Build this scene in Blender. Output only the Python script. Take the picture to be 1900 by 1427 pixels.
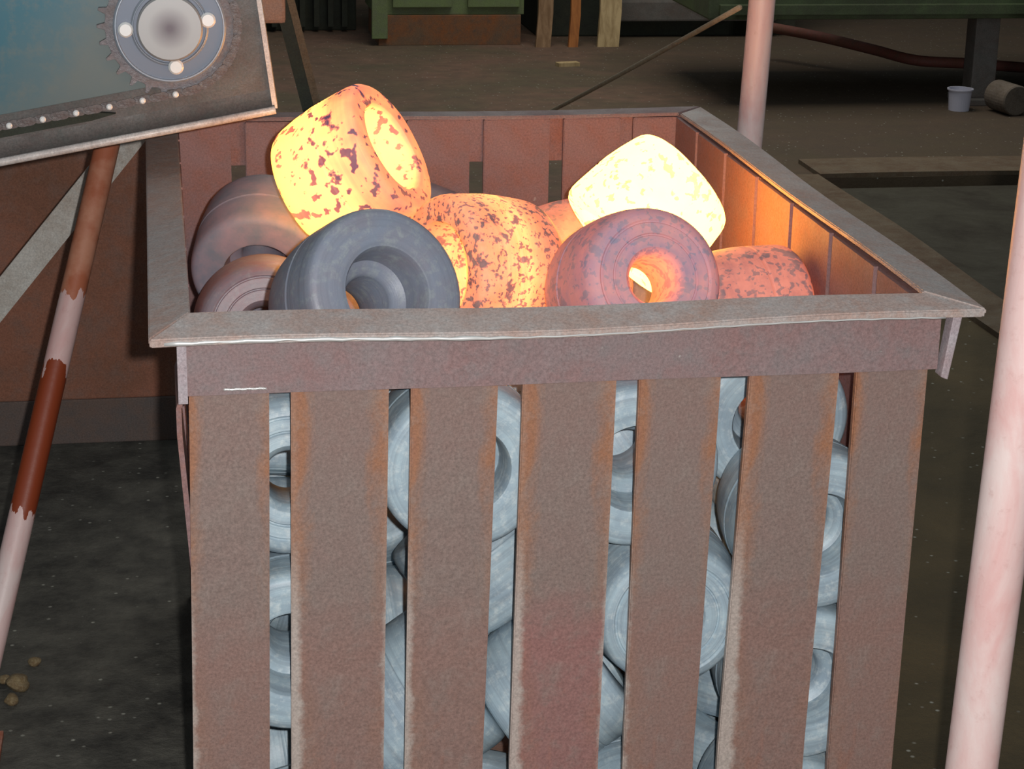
import bpy, bmesh, math, random
from mathutils import Vector, Matrix, Quaternion
from mathutils import noise as mnoise
random.seed(7)
for o in list(bpy.data.objects): bpy.data.objects.remove(o)
S = bpy.context.scene; C = S.collection
PI = math.pi

# ------------------------------------------------------------ camera
CAMLOC = Vector((-0.0151, -2.5063, 1.7317))
CR = Vector((0.985895, -0.166351, 0.018391)); CU = Vector((0.034077, 0.307104, 0.951066)); CF = Vector((0.163859, 0.937024, -0.308441))
cam_d = bpy.data.cameras.new('camera'); cam = bpy.data.objects.new('camera', cam_d); C.objects.link(cam)
mm = Matrix((CR, CU, -CF)).transposed().to_4x4(); mm.translation = CAMLOC
cam.matrix_world = mm
cam_d.sensor_width = 36.0; cam_d.lens = 3752.9 / 1900 * 36; cam_d.clip_end = 100; cam_d.clip_start = .05
S.camera = cam
# ------------------------------------------------------------ world, lights, exposure
S.view_settings.view_transform = 'Standard'; S.view_settings.look = 'None'
S.view_settings.exposure = 0.0; S.view_settings.gamma = 1.0; S.view_settings.use_curve_mapping = False
w = bpy.data.worlds.new('world'); S.world = w; w.use_nodes = True
w.node_tree.nodes['Background'].inputs[0].default_value = (.80, .92, 1.0, 1)
w.node_tree.nodes['Background'].inputs[1].default_value = .22
def lamp(name, kind, loc, energy, color, **k):
    d = bpy.data.lights.new(name, kind); d.energy = energy; d.color = color
    for a, b in k.items(): setattr(d, a, b)
    o = bpy.data.objects.new(name, d); C.objects.link(o); o.location = loc; return o
# the photographer's flash, just right of and above the lens
lamp('camera_flash', 'POINT', CAMLOC + CR * .05 + CU * .03 + CF * .02, 240, (1.0, .97, .95), shadow_soft_size=.012)
# the hall's own overhead lamps, above the machines at the back
hl = lamp('hall_lamp', 'AREA', (2.2, 7.0, 4.2), 100, (1.0, .93, .82), size=2.5)

# ------------------------------------------------------------ node helpers
def mat(name, rough=.75, metal=0.0, spec=.5):
    m = bpy.data.materials.new(name); m.use_nodes = True
    b = m.node_tree.nodes['Principled BSDF']
    b.inputs['Roughness'].default_value = rough; b.inputs['Metallic'].default_value = metal
    b.inputs['Specular IOR Level'].default_value = spec
    return m, m.node_tree, b
def N(t, typ, **k):
    n = t.nodes.new(typ)
    for a, b in k.items():
        if a in n.bl_rna.properties: setattr(n, a, b)
        else: n.inputs[a].default_value = b
    return n
def L(t, a, b): t.links.new(a, b)
def coord(t, kind='Object', scale=(1, 1, 1)):
    tc = N(t, 'ShaderNodeTexCoord'); mp = N(t, 'ShaderNodeMapping'); mp.inputs['Scale'].default_value = scale
    L(t, tc.outputs[kind], mp.inputs[0]); return mp.outputs[0]
def noise(t, vec, scale, detail=6, rough=.6, dist=0):
    n = N(t, 'ShaderNodeTexNoise', Scale=scale, Detail=detail, Roughness=rough, Distortion=dist); L(t, vec, n.inputs['Vector']); return n.outputs['Fac']
def ramp(t, fac, stops, interp='LINEAR'):
    r = N(t, 'ShaderNodeValToRGB'); r.color_ramp.interpolation = interp
    e = r.color_ramp.elements
    while len(e) < len(stops): e.new(.5)
    for i, (p, c) in enumerate(stops):
        e[i].position = p; e[i].color = (c, c, c, 1) if isinstance(c, (int, float)) else (*c, 1)
    if fac is not None: L(t, fac, r.inputs[0])
    return r.outputs[0]
def mix(t, f, a, b, typ='MIX'):
    n = N(t, 'ShaderNodeMix', data_type='RGBA', blend_type=typ)
    for s, v in ((n.inputs[0], f), (n.inputs[6], a), (n.inputs[7], b)):
        if hasattr(v, 'is_output'): L(t, v, s)
        elif isinstance(v, (int, float)): s.default_value = v
        else: s.default_value = (*v, 1)
    return n.outputs[2]
def math_(t, op, a, b=0.0, c=None, clamp=False):
    n = N(t, 'ShaderNodeMath', operation=op, use_clamp=clamp)
    for i, v in enumerate((a, b, c)):
        if v is None: continue
        if hasattr(v, 'is_output'): L(t, v, n.inputs[i])
        else: n.inputs[i].default_value = v
    return n.outputs[0]
def bump(t, b, h, strength=.3, dist=.004):
    n = N(t, 'ShaderNodeBump', Strength=strength, Distance=dist); L(t, h, n.inputs['Height']); L(t, n.outputs[0], b.inputs['Normal'])

def sr(r, g, b):
    f = lambda c: (c / 255 / 12.92) if c <= 10 else ((c / 255 + .055) / 1.055) ** 2.4
    return (f(r), f(g), f(b))

def rust_steel(name, base, warm, grey, scale=9, rough=.62, spots=True):
    m, t, b = mat(name, rough, 0.0, .45)
    v = coord(t)
    n1 = noise(t, v, scale, 8, .65, .6); n2 = noise(t, v, scale * 5, 5, .7); n3 = noise(t, v, 260, 3, .8)
    c = mix(t, ramp(t, n1, [(.40, 0), (.66, 1)]), base, warm)
    c = mix(t, ramp(t, n2, [(.45, 0), (.75, .8)]), c, grey)
    g = ramp(t, n3, [(.3, .72), (.7, 1.25)])
    c = mix(t, 1.0, c, g, 'MULTIPLY')
    if spots:
        n4 = noise(t, v, 38, 2, .5)
        c = mix(t, ramp(t, n4, [(.77, 0), (.80, 1)]), c, (.52, .50, .46))
    L(t, c, b.inputs['Base Color']); bump(t, b, n2, .35, .003)
    L(t, ramp(t, n1, [(.3, rough - .14), (.7, rough + .2)]), b.inputs['Roughness'])
    return m
M = {}
M['slatplain'] = rust_steel('plain_slat_steel', sr(150, 124, 117), sr(166, 126, 104), sr(146, 134, 126), 6)
def slat_mat(name, low):
    m, t, b = mat(name, .6, 0, .45); v = coord(t)
    sx = N(t, 'ShaderNodeSeparateXYZ'); L(t, v, sx.inputs[0])
    n1 = noise(t, coord(t, 'Object', (1, 1, .5)), 9, 7, .65, .5); n2 = noise(t, v, 32, 5, .7); n3 = noise(t, v, 240, 3, .8); nl = noise(t, v, 4, 4, .6)
    e = math_(t, 'DIVIDE', math_(t, 'ABSOLUTE', sx.outputs[0]), .0615)
    z = math_(t, 'ADD', sx.outputs[2], math_(t, 'MULTIPLY', math_(t, 'SUBTRACT', nl, .5), .5))
    c = mix(t, ramp(t, nl, [(.38, 0), (.62, 1)]), sr(137, 114, 107), sr(134, 119, 112))
    c = mix(t, math_(t, 'MULTIPLY', ramp(t, z, [(.0, 1), (.12, 0)]), .7), c, low)
    orange = math_(t, 'MULTIPLY', ramp(t, math_(t, 'ADD', e, math_(t, 'MULTIPLY', math_(t, 'SUBTRACT', n1, .5), 2.2)), [(.55, 0), (1.0, .85)]), ramp(t, z, [(.02, .25), (.25, 1)]))
    c = mix(t, orange, c, sr(161, 110, 79))
    c = mix(t, ramp(t, n1, [(.60, 0), (.75, .6)]), c, sr(152, 101, 83))
    c = mix(t, ramp(t, n2, [(.50, 0), (.75, .6)]), c, sr(143, 128, 121))
    pale = math_(t, 'MULTIPLY', ramp(t, math_(t, 'ADD', e, math_(t, 'MULTIPLY', math_(t, 'SUBTRACT', n2, .5), .35)), [(.86, 0), (1.0, .75)]), ramp(t, z, [(.05, 1), (.22, .15)]))
    c = mix(t, pale, c, sr(190, 180, 172))
    c = mix(t, 1.0, c, ramp(t, n3, [(.3, .72), (.7, 1.25)]), 'MULTIPLY')
    c = mix(t, ramp(t, noise(t, v, 30, 2, .5), [(.78, 0), (.81, 1)]), c, sr(190, 188, 178))
    L(t, c, b.inputs['Base Color']); bump(t, b, n2, .35, .003)
    return m
M['slat'] = slat_mat('rusty_slat_steel', sr(143, 111, 102)); M['slat_red'] = slat_mat('reddish_slat_steel', sr(152, 104, 100))
M['band'] = rust_steel('band_steel', sr(139, 121, 121), sr(143, 113, 111), sr(132, 124, 124), 7)
M['flange'] = rust_steel('flange_steel', sr(176, 164, 159), sr(176, 147, 135), sr(180, 178, 176), 8, .5)
M['inner'] = rust_steel('inner_rust', sr(143, 113, 113), sr(147, 102, 90), sr(133, 113, 115), 6)
M['endplate'] = rust_steel('pale_lilac_steel', sr(176, 166, 172), sr(166, 146, 148), sr(180, 176, 178), 8, .5)
M['weld'], t, b = mat('bright_worn_edge', .3, .3, .8); b.inputs['Base Color'].default_value = (.72, .72, .70, 1)
M['panel'] = rust_steel('brown_rust_panel', sr(156, 103, 81), sr(132, 93, 74), sr(132, 108, 98), 3, .75, False)
M['plinth'] = rust_steel('grey_plinth', sr(107, 96, 92), sr(120, 98, 87), sr(94, 92, 92), 5, .8, False)
M['rustpipe'] = rust_steel('rusty_pipe', sr(172, 108, 84), sr(150, 72, 44), sr(160, 128, 118), 6, .65, False)

def paint_pipe(name, patch=None):
    m, t, b = mat(name, .45, 0, .5); v = coord(t)
    n1 = noise(t, coord(t, 'Object', (1, 1, .35)), 13, 6, .6, .6); n2 = noise(t, v, 60, 4, .7)
    c = mix(t, ramp(t, n1, [(.40, 0), (.62, 1)]), sr(226, 206, 202), sr(218, 176, 172))
    c = mix(t, ramp(t, n2, [(.58, 0), (.80, .35)]), c, sr(176, 120, 112))
    if patch:
        sx = N(t, 'ShaderNodeSeparateXYZ'); L(t, v, sx.inputs[0])
        z = math_(t, 'ADD', sx.outputs[2], math_(t, 'MULTIPLY', noise(t, coord(t, 'Object', (3, 3, 1)), 12, 4), .16))
        p0, p1, up = patch
        inb = math_(t, 'MULTIPLY', math_(t, 'GREATER_THAN', z, p0), math_(t, 'LESS_THAN', z, p1))
        c = mix(t, inb, c, sr(140, 62, 34))
        rc = mix(t, ramp(t, noise(t, v, 14, 5), [(.4, 0), (.6, 1)]), sr(196, 138, 112), sr(176, 104, 76))
        c = mix(t, math_(t, 'GREATER_THAN', z, up), c, rc)
    L(t, c, b.inputs['Base Color']); bump(t, b, n2, .2, .002)
    return m
M['postpaint'] = paint_pipe('pale_pink_paint')

# cold forged steel
def cold(name, c1, c2, c3, seed=0):
    m, t, b = mat(name, .46, .0, .6); v = coord(t)
    oi = N(t, 'ShaderNodeObjectInfo')
    va = N(t, 'ShaderNodeVectorMath', operation='ADD'); L(t, v, va.inputs[0])
    sc = math_(t, 'MULTIPLY', oi.outputs['Random'], 37.0)
    cb = N(t, 'ShaderNodeCombineXYZ'); [L(t, sc, cb.inputs[i]) for i in range(3)]; L(t, cb.outputs[0], va.inputs[1])
    vv = va.outputs[0]
    sx = N(t, 'ShaderNodeSeparateXYZ'); L(t, v, sx.inputs[0])
    rr = math_(t, 'SQRT', math_(t, 'ADD', math_(t, 'POWER', math_(t, 'ABSOLUTE', sx.outputs[0]), 2), math_(t, 'POWER', math_(t, 'ABSOLUTE', sx.outputs[1]), 2)))
    # scuffs run round the ring
    sv = N(t, 'ShaderNodeCombineXYZ'); L(t, math_(t, 'MULTIPLY', rr, 90), sv.inputs[0]); L(t, math_(t, 'MULTIPLY', sx.outputs[2], 90), sv.inputs[1]); L(t, sc, sv.inputs[2])
    nr = noise(t, sv.outputs[0], 1.2, 4, .7)
    n1 = noise(t, vv, 16, 6, .6, .5); n2 = noise(t, vv, 70, 4, .7)
    c = mix(t, ramp(t, n1, [(.35, 0), (.65, 1)]), c1, c2)
    c = mix(t, ramp(t, n2, [(.5, 0), (.72, .8)]), c, c3)
    c = mix(t, ramp(t, nr, [(.36, .35), (.56, 0)]), c, sr(110, 118, 130))
    L(t, c, b.inputs['Base Color'])
    bump(t, b, math_(t, 'ADD', nr, n2), .25, .002)
    return m
M['cold'] = cold('cold_scaled_steel', sr(180, 202, 212), sr(154, 174, 188), sr(214, 226, 228))
M['warmgrey'] = cold('dull_mauve_steel', sr(138, 134, 144), sr(140, 118, 128), sr(156, 152, 158))
M['slategrey'] = cold('slate_grey_steel', sr(133, 142, 158), sr(137, 135, 146), sr(158, 166, 168))

# hot steel: temperature from position along the ring, bore and scale flakes
def hot(name, t0, kz, bore, amp, specks, base, off, boost=1.0, sscale=34, flake_c=None, kc=0.0, br=.066, th=.57):
    m, t, b = mat(name, .6, 0, .3)
    v = coord(t); mp = N(t, 'ShaderNodeVectorMath', operation='ADD'); L(t, v, mp.inputs[0]); mp.inputs[1].default_value = off; vv = mp.outputs[0]
    sx = N(t, 'ShaderNodeSeparateXYZ'); L(t, v, sx.inputs[0])
    rr = math_(t, 'SQRT', math_(t, 'ADD', math_(t, 'POWER', math_(t, 'ABSOLUTE', sx.outputs[0]), 2), math_(t, 'POWER', math_(t, 'ABSOLUTE', sx.outputs[1]), 2)))
    inb = ramp(t, rr, [(br, 1), (br + .010, 0)])
    T = math_(t, 'ADD', math_(t, 'MULTIPLY', sx.outputs[2], kz), t0)
    T = math_(t, 'ADD', T, math_(t, 'MULTIPLY', inb, bore))
    if kc: T = math_(t, 'ADD', T, math_(t, 'MULTIPLY', math_(t, 'SUBTRACT', .087, math_(t, 'ABSOLUTE', sx.outputs[2])), kc / .087))
    sv = N(t, 'ShaderNodeCombineXYZ'); L(t, math_(t, 'MULTIPLY', rr, 130), sv.inputs[0]); L(t, math_(t, 'MULTIPLY', sx.outputs[2], 60), sv.inputs[1])
    nr = noise(t, sv.outputs[0], 1.0, 4, .7)
    T = math_(t, 'ADD', T, math_(t, 'MULTIPLY', math_(t, 'SUBTRACT', nr, .5), .16))
    nb = noise(t, vv, 11, 3, .5, .3)
    T = math_(t, 'ADD', T, math_(t, 'MULTIPLY', math_(t, 'SUBTRACT', nb, .5), amp * 2))
    ns = noise(t, vv, sscale, 4, .55, .15)
    fl = ramp(t, ns, [(th, 0), (th + .06, 1)])
    ns2 = noise(t, vv, sscale * 2.6, 2, .5)
    fl2 = ramp(t, ns2, [(.58, 0), (.63, .8)])
    fl = math_(t, 'MAXIMUM', fl, fl2)
    T = math_(t, 'SUBTRACT', T, math_(t, 'MULTIPLY', fl, specks), clamp=True)
    col = ramp(t, T, [(0, (.0, .0, .0)), (.14, (.05, .004, .001)), (.32, (.34, .045, .016)), (.50, (.80, .155, .045)), (.64, (1.0, .27, .062)), (.80, (1.0, .42, .085)), (1.0, (1.0, .40, .055))])
    # colour ramps clamp at 1: carry the strength apart
    st = ramp(t, T, [(0, 0), (.5, .10), (.64, .2), (.8, .52), (1, 1)])
    L(t, col, b.inputs['Emission Color'])
    stv = math_(t, 'ADD', .85 * boost, math_(t, 'MULTIPLY', st, 3.4 * boost))
    L(t, stv, b.inputs['Emission Strength'])
    c = mix(t, ramp(t, noise(t, vv, 24, 4), [(.35, 0), (.65, 1)]), base, flake_c or sr(120, 104, 116))
    L(t, c, b.inputs['Base Color']); bump(t, b, ns, .4, .003)
    return m
PK = sr(176, 138, 140)
M['hot1'] = hot('glowing_steel_yellow_to_orange', .85, -3.3, .42, .18, .62, PK, (3.1, .2, .7), 1.0, 22, sr(120, 98, 134), th=.62)
M['hot3'] = hot('glowing_steel_yellow_white', 1.06, 0, .05, .06, .50, PK, (1.3, 4.2, .1), 3.2, 26, th=.60)
M['hot2'] = hot('glowing_steel_orange_pink', .49, .9, .04, .10, .44, sr(196, 160, 150), (.4, .9, 2.2), .85, 50, sr(140, 118, 118), kc=.24)
M['hot4'] = hot('cooling_steel_pink_mauve', .26, 0, .34, .14, .16, sr(196, 160, 164), (7.4, .9, 2.2), .8, 44, sr(156, 150, 170), br=.036)
M['hot5'] = hot('cooling_steel_pink', .38, 0, .0, .10, .26, sr(196, 156, 150), (2.4, 3.9, 5.2), .8, 40, sr(140, 128, 134))
M['hotleft'] = hot('cooling_steel_dull', .04, 0, .0, .16, .1, sr(158, 146, 158), (9.4, 1.9, 5.2), .5, 34, sr(128, 136, 150))

# ------------------------------------------------------------ mesh helpers
def bx(bm, x0, x1, y0, y1, z0, z1, bevel=0.0):
    vs = [bm.verts.new((x, y, z)) for z in (z0, z1) for y in (y0, y1) for x in (x0, x1)]
    fs = [bm.faces.new([vs[i] for i in f]) for f in ((0, 2, 3, 1), (4, 5, 7, 6), (0, 1, 5, 4), (2, 6, 7, 3), (0, 4, 6, 2), (1, 3, 7, 5))]
    if bevel:
        es = list({e for f in fs for e in f.edges})
        bmesh.ops.bevel(bm, geom=es, offset=bevel, segments=2, affect='EDGES', profile=.6)
    return vs
def prism(bm, pts, d, bevel=0):
    """closed loop of 3D points pushed along vector d"""
    a = [bm.verts.new(p) for p in pts]; b = [bm.verts.new(Vector(p) + Vector(d)) for p in pts]
    n = len(pts); fs = [bm.faces.new(a), bm.faces.new(b[::-1])]
    for i in range(n): fs.append(bm.faces.new((a[(i + 1) % n], a[i], b[i], b[(i + 1) % n])))
    if bevel:
        bmesh.ops.bevel(bm, geom=list({e for f in fs for e in f.edges}), offset=bevel, segments=2, affect='EDGES', profile=.6)
def tube(bm, pts, r, n=16, cap=True, radii=None):
    pts = [Vector(p) for p in pts]; rings = []
    up = Vector((.3, .2, 1)).normalized()
    for i, p in enumerate(pts):
        d = (pts[min(i + 1, len(pts) - 1)] - pts[max(i - 1, 0)]).normalized()
        s = d.cross(up if abs(d.dot(up)) < .95 else Vector((1, 0, 0))).normalized(); q = d.cross(s)
        rad = radii[i] if radii else r
        rings.append([bm.verts.new(p + (s * math.cos(a) + q * math.sin(a)) * rad) for a in [2 * PI * k / n for k in range(n)]])
    for a, b in zip(rings, rings[1:]):
        for k in range(n): bm.faces.new((a[k], a[(k + 1) % n], b[(k + 1) % n], b[k]))
    if cap: bm.faces.new(rings[0][::-1]); bm.faces.new(rings[-1])
def lathe(bm, prof, n=64, closed=False):
    rings = [[bm.verts.new((r * math.cos(2 * PI * k / n), r * math.sin(2 * PI * k / n), z)) for k in range(n)] for r, z in prof]
    m = len(rings)
    for i in range(m if closed else m - 1):
        a, b = rings[i], rings[(i + 1) % m]
        for k in range(n): bm.faces.new((a[k], a[(k + 1) % n], b[(k + 1) % n], b[k]))
    if not closed: bm.faces.new(rings[0][::-1]); bm.faces.new(rings[-1])
def obj(name, bm, m, parent=None, smooth=False, origin=None, wob=0.0):
    bmesh.ops.recalc_face_normals(bm, faces=bm.faces)
    if wob:
        for v in bm.verts: v.co += mnoise.noise_vector(v.co * 5) * wob
    me = bpy.data.meshes.new(name); 
    if origin is not None: bmesh.ops.translate(bm, verts=bm.verts, vec=-Vector(origin))
    bm.to_mesh(me); bm.free()
    for p in me.polygons: p.use_smooth = smooth
    me.materials.append(M[m] if isinstance(m, str) else m)
    o = bpy.data.objects.new(name, me); C.objects.link(o)
    if origin is not None: o.location = origin
    if parent is not None:
        o.parent = parent
        o.matrix_parent_inverse = Matrix.Translation(-parent.location) if origin is not None or parent.location.length else Matrix()
    return o
def thing(name, label, cat, loc=(0, 0, 0), group=None):
    o = bpy.data.objects.new(name, None); C.objects.link(o); o.location = loc; o.empty_display_size = .1
    o['label'] = label; o['category'] = cat
    if group: o['group'] = group
    return o
def tag(o, label, cat, group=None):
    o['label'] = label; o['category'] = cat
    if group: o['group'] = group
    return o
def struct(name, bm, m, **k):
    o = obj(name, bm, m, **k); o['kind'] = 'structure'; return o
nb = bmesh.new
def grid_bar(bm, p0, p1, wv, tv, n, wobfun=None):
    """a bar from p0 to p1 with cross vectors wv (width) and tv (thickness), n segments"""
    p0, p1, wv, tv = map(Vector, (p0, p1, wv, tv)); rows = []
    for i in range(n + 1):
        f = i / n; p = p0.lerp(p1, f)
        if wobfun: p = p + Vector(wobfun(f))
        rows.append([bm.verts.new(q) for q in (p, p + wv, p + wv + tv, p + tv)])
    for a, b in zip(rows, rows[1:]):
        for k in range(4): bm.faces.new((a[k], a[(k + 1) % 4], b[(k + 1) % 4], b[k]))
    bm.faces.new(rows[0][::-1]); bm.faces.new(rows[-1])

# ------------------------------------------------------------ floor, walls
m, t, b = mat('oily_earth_floor', .8, 0, .3)
v = coord(t, 'Object'); sx = N(t, 'ShaderNodeSeparateXYZ'); L(t, v, sx.inputs[0])
nb_ = noise(t, v, .9, 5, .6, .4)
far = math_(t, 'ADD', sx.outputs[1], math_(t, 'MULTIPLY', math_(t, 'SUBTRACT', nb_, .5), 2.2))
rgt = math_(t, 'MULTIPLY', math_(t, 'GREATER_THAN', sx.outputs[0], 2.15), 2.0)
far = math_(t, 'SUBTRACT', far, rgt)
far = ramp(t, math_(t, 'MULTIPLY', far, .1), [(.26, 0), (.40, 1)])
nf = noise(t, v, 9, 8, .7); nl = noise(t, v, 1.6, 6, .6, .5)
dk2 = mix(t, ramp(t, nl, [(.35, 0), (.65, 1)]), sr(70, 62, 44), sr(98, 84, 58))
dark = mix(t, ramp(t, nf, [(.35, 0), (.7, 1)]), sr(65, 64, 60), sr(109, 107, 98))
brown = mix(t, ramp(t, nl, [(.35, 0), (.65, 1)]), sr(116, 90, 76), sr(92, 84, 66))
brown = mix(t, math_(t, 'MULTIPLY', ramp(t, math_(t, 'MULTIPLY', math_(t, 'ADD', sx.outputs[0], math_(t, 'MULTIPLY', nl, 1.0)), .25), [(.66, 0), (.82, 1)]), .75), brown, sr(78, 68, 54))
brown = mix(t, ramp(t, nf, [(.35, 0), (.7, .7)]), brown, sr(78, 66, 58))
dark = mix(t, ramp(t, math_(t, 'ADD', sx.outputs[0], math_(t, 'MULTIPLY', nl, .4)), [(.9, 0), (1.4, 1)]), dark, dk2)
c = mix(t, far, dark, brown)
vo = N(t, 'ShaderNodeTexVoronoi', Scale=46.0); L(t, v, vo.inputs['Vector'])
sel = N(t, 'ShaderNodeSeparateXYZ'); L(t, vo.outputs['Color'], sel.inputs[0])
sp = math_(t, 'MULTIPLY', ramp(t, vo.outputs['Distance'], [(.10, 1), (.22, 0)]), ramp(t, sel.outputs[0], [(.80, 0), (.90, .8)]))
c = mix(t, sp, c, sr(176, 176, 164))
L(t, c, b.inputs['Base Color']); bump(t, b, nf, .7, .02)
M['floor'] = m
PX0, PX1, PY0, PY1 = 2.62, 4.9, 1.9, 5.32
bm = nb()
for x0, x1, y0, y1 in ((-7, PX0, -6, 12), (PX1, 9, -6, 12), (PX0, PX1, -6, PY0), (PX0, PX1, PY1, 12)):
    bx(bm, x0, x1, y0, y1, -.35, 0)
bx(bm, -7, 9, -6, 12, -.45, -.36)
struct('floor', bm, 'floor')
M['wallm'] = rust_steel('dirty_hall_wall', sr(84, 90, 74), sr(70, 66, 56), sr(96, 92, 84), 1.2, .9, False)
bm = nb(); bx(bm, -7, 9, 12, 12.15, -.35, 4.5); struct('wall_back', bm, 'wallm')
bm = nb(); bx(bm, -7.15, -7, -6, 12, -.35, 4.5); struct('wall_left', bm, 'wallm')
bm = nb(); bx(bm, 9, 9.15, -6, 12, -.35, 4.5); struct('wall_right', bm, 'wallm')
# pit beside the bin: kerb strips and a sunk cover plate
M['kerb'] = rust_steel('dusty_kerb', sr(104, 88, 68), sr(92, 72, 56), sr(110, 100, 84), 5, .85, False)
bm = nb(); grid_bar(bm, (PX0, PY1, .0), (PX1, PY1, .0), (0, .30, 0), (0, 0, .018), 20, lambda f: (0, .012 * math.sin(f * 9), 0)); struct('trim_1', bm, 'kerb')
bm = nb(); grid_bar(bm, (PX0 - .17, PY0, .0), (PX0 - .17, PY1, .0), (.17, 0, 0), (0, 0, .018), 20, lambda f: (.010 * math.sin(f * 11), 0, 0)); struct('trim_2', bm, 'kerb')
M['cover'] = rust_steel('oily_cover_plate', sr(58, 54, 38), sr(48, 42, 32), sr(66, 62, 50), 3, .8, False)
bm = nb(); bx(bm, PX0 + .05, PX1 - .05, PY0 + .05, PY1 - .06, -.36, -.03, .004)
tag(obj('pit_cover', bm, 'cover'), 'dark oily steel cover plate sunk in the floor right of the bin', 'cover plate')

# ------------------------------------------------------------ the slatted bin
bin_ = thing('slatted_bin', 'tall rusty steel bin with vertical slats, full of forged rings', 'bin')
BZ = .03
TOPZ = 1.0
def fslat(xt0, xt1, xb0, xb1, y0, th, m, bow=0.0, z1=.996):
    """one flat bar; xt at z=.906, xb at z=.33, carried on down to the base"""
    n = 12; bm = nb(); rows = []
    for i in range(n + 1):
        z = BZ + (z1 - BZ) * i / n
        f = (z - .906) / (.33 - .906); f2 = max(f, 0)
        l = xt0 + (xb0 - xt0) * min(f2, 1.0); r = xt1 + (xb1 - xt1) * min(f2, 1.0)
        yy = y0 + bow * math.sin(min(f2, 1.6) / 1.6 * PI)
        rows.append([bm.verts.new(q) for q in ((l, yy, z), (r, yy, z), (r, yy + th, z), (l, yy + th, z))])
    for a, b2 in zip(rows, rows[1:]):
        for k in range(4): bm.faces.new((a[k], a[(k + 1) % 4], b2[(k + 1) % 4], b2[k]))
    bm.faces.new(rows[0][::-1]); bm.faces.new(rows[-1])
    bmesh.ops.recalc_face_normals(bm, faces=bm.faces)
    es = [e for e in bm.edges if len(e.link_faces) == 2 and e.calc_face_angle(0) > .8]
    bmesh.ops.bevel(bm, geom=es, offset=.0018, segments=2, affect='EDGES')
    return obj('slat', bm, m, bin_, origin=((xt0 + xt1) / 2, y0, .5))
FR = [(.001, .104, -.010, .094), (.132, .260, .124, .252), (.289, .405, .281, .391), (.438, .565, .430, .558), (.596, .709, .594, .697), (.749, .875, .733, .862), (.899, 1.001, .899, .998)]
for i, (a, b2, c2, d2) in enumerate(FR):
    o = fslat(a, b2, c2, d2, 0.0, .012, 'slat_red' if i == 3 else 'slat', (-.004, .001, -.002, .001, 0, .001, 0)[i])
DB = 1.42
RR = [(.001, .106), (.134, .264), (.294, .422), (.450, .575), (.603, .736), (.764, .880), (.906, 1.0)]
for a, b2 in RR: fslat(a, b2, a, b2, DB - .012, .012, 'inner')
for side in (0, 1):
    x = 0.0 if side == 0 else .988
    n = 7; pitch = .2057
    for i in range(n):
        y0 = .014 + i * pitch; y1 = y0 + pitch - .017
        y1 = min(y1, DB - .014)
        bm = nb()
        def lean(f, i=i, side=side):
            z = BZ + (.996 - BZ) * f
            if side: return (0, 0, 0)
            q = min(max((z - .60) / .25, 0), 1) * min(max((.93 - z) / .04, 0), 1)
            return (-.016 * q * (1 - .2 * (i % 3)), 0, 0)
        grid_bar(bm, (x if not side else x + .005, y0, BZ), (x if not side else x + .005, y0, .996), (.007, 0, 0), (0, y1 - y0, 0), 26, lean)
        obj('slat', bm, 'inner', bin_, origin=(x, (y0 + y1) / 2, .5))
# bands round the top, outside the slats
bm = nb(); grid_bar(bm, (-.012, -.010, .909), (1.010, -.010, .911), (0, .0095, 0), (0, 0, .086), 24, lambda f: (0, .0015 * math.sin(f * 13), 0))
obj('rim_band', bm, 'band', bin_, origin=(.5, -.005, .95))
bm = nb(); bx(bm, -.012, 1.010, DB + .0005, DB + .010, .909, .997, .001); obj('rim_band', bm, 'inner', bin_, origin=(.5, DB, .95))
bm = nb(); grid_bar(bm, (-.0125, -.014, .900), (-.0125, DB + .01, .909), (.012, 0, 0), (0, 0, .094), 10); obj('rim_band', bm, 'endplate', bin_, origin=(0, .7, .95))
bm = nb()
prism(bm, [(1.0115, -.022, .903), (1.0215, -.022, .899), (1.0355, -.022, .994), (1.0225, -.022, .994)], (0, .024, 0), .0015)
obj('end_plate', bm, 'endplate', bin_, origin=(1.02, -.01, .95))
bm = nb(); bx(bm, 1.0015, 1.014, .0025, DB + .01, .909, .994, .001)
obj('rim_band', bm, 'inner', bin_, origin=(1, .7, .95))
# flanges turned outward along the top
def flange(i0, i1, o0, o1, th, n, m, wob):
    bm = nb(); rows = []
    i0, i1, o0, o1 = map(Vector, (i0, i1, o0, o1))
    for k in range(n + 1):
        f = k / n; a = i0.lerp(i1, f); b2 = o0.lerp(o1, f)
        a = a + Vector((0, 0, wob(f))); b2 = b2 + Vector((0, 0, wob(f) * 1.5))
        rows.append([bm.verts.new(q) for q in (a, b2, b2 - Vector((0, 0, th)), a - Vector((0, 0, th)))])
    for a, b2 in zip(rows, rows[1:]):
        for k in range(4): bm.faces.new((a[k], a[(k + 1) % 4], b2[(k + 1) % 4], b2[k]))
    bm.faces.new(rows[0][::-1]); bm.faces.new(rows[-1])
    bmesh.ops.recalc_face_normals(bm, faces=bm.faces)
    es = [e for e in bm.edges if e.calc_face_angle(0) > .8]
    bmesh.ops.bevel(bm, geom=es, offset=.0018, segments=2, affect='EDGES')
    return obj('rim_flange', bm, m, bin_, origin=(i0 + i1) / 2)
fw = lambda f: .0022 * math.sin(f * 9 + .5) - .002 * math.sin(f * 3.1)
flange((.004, .014, 1.0135), (.994, .014, 1.0135), (-.047, -.050, .996), (1.062, -.034, 1.001), .011, 26, 'flange', fw)
flange((.996, .030, 1.0115), (1.000, 1.40, 1.006), (1.0635, -.033, 1.0012), (1.064, 1.485, 1.004), .008, 20, 'flange', lambda f: .0018 * math.sin(f * 10))
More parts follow.
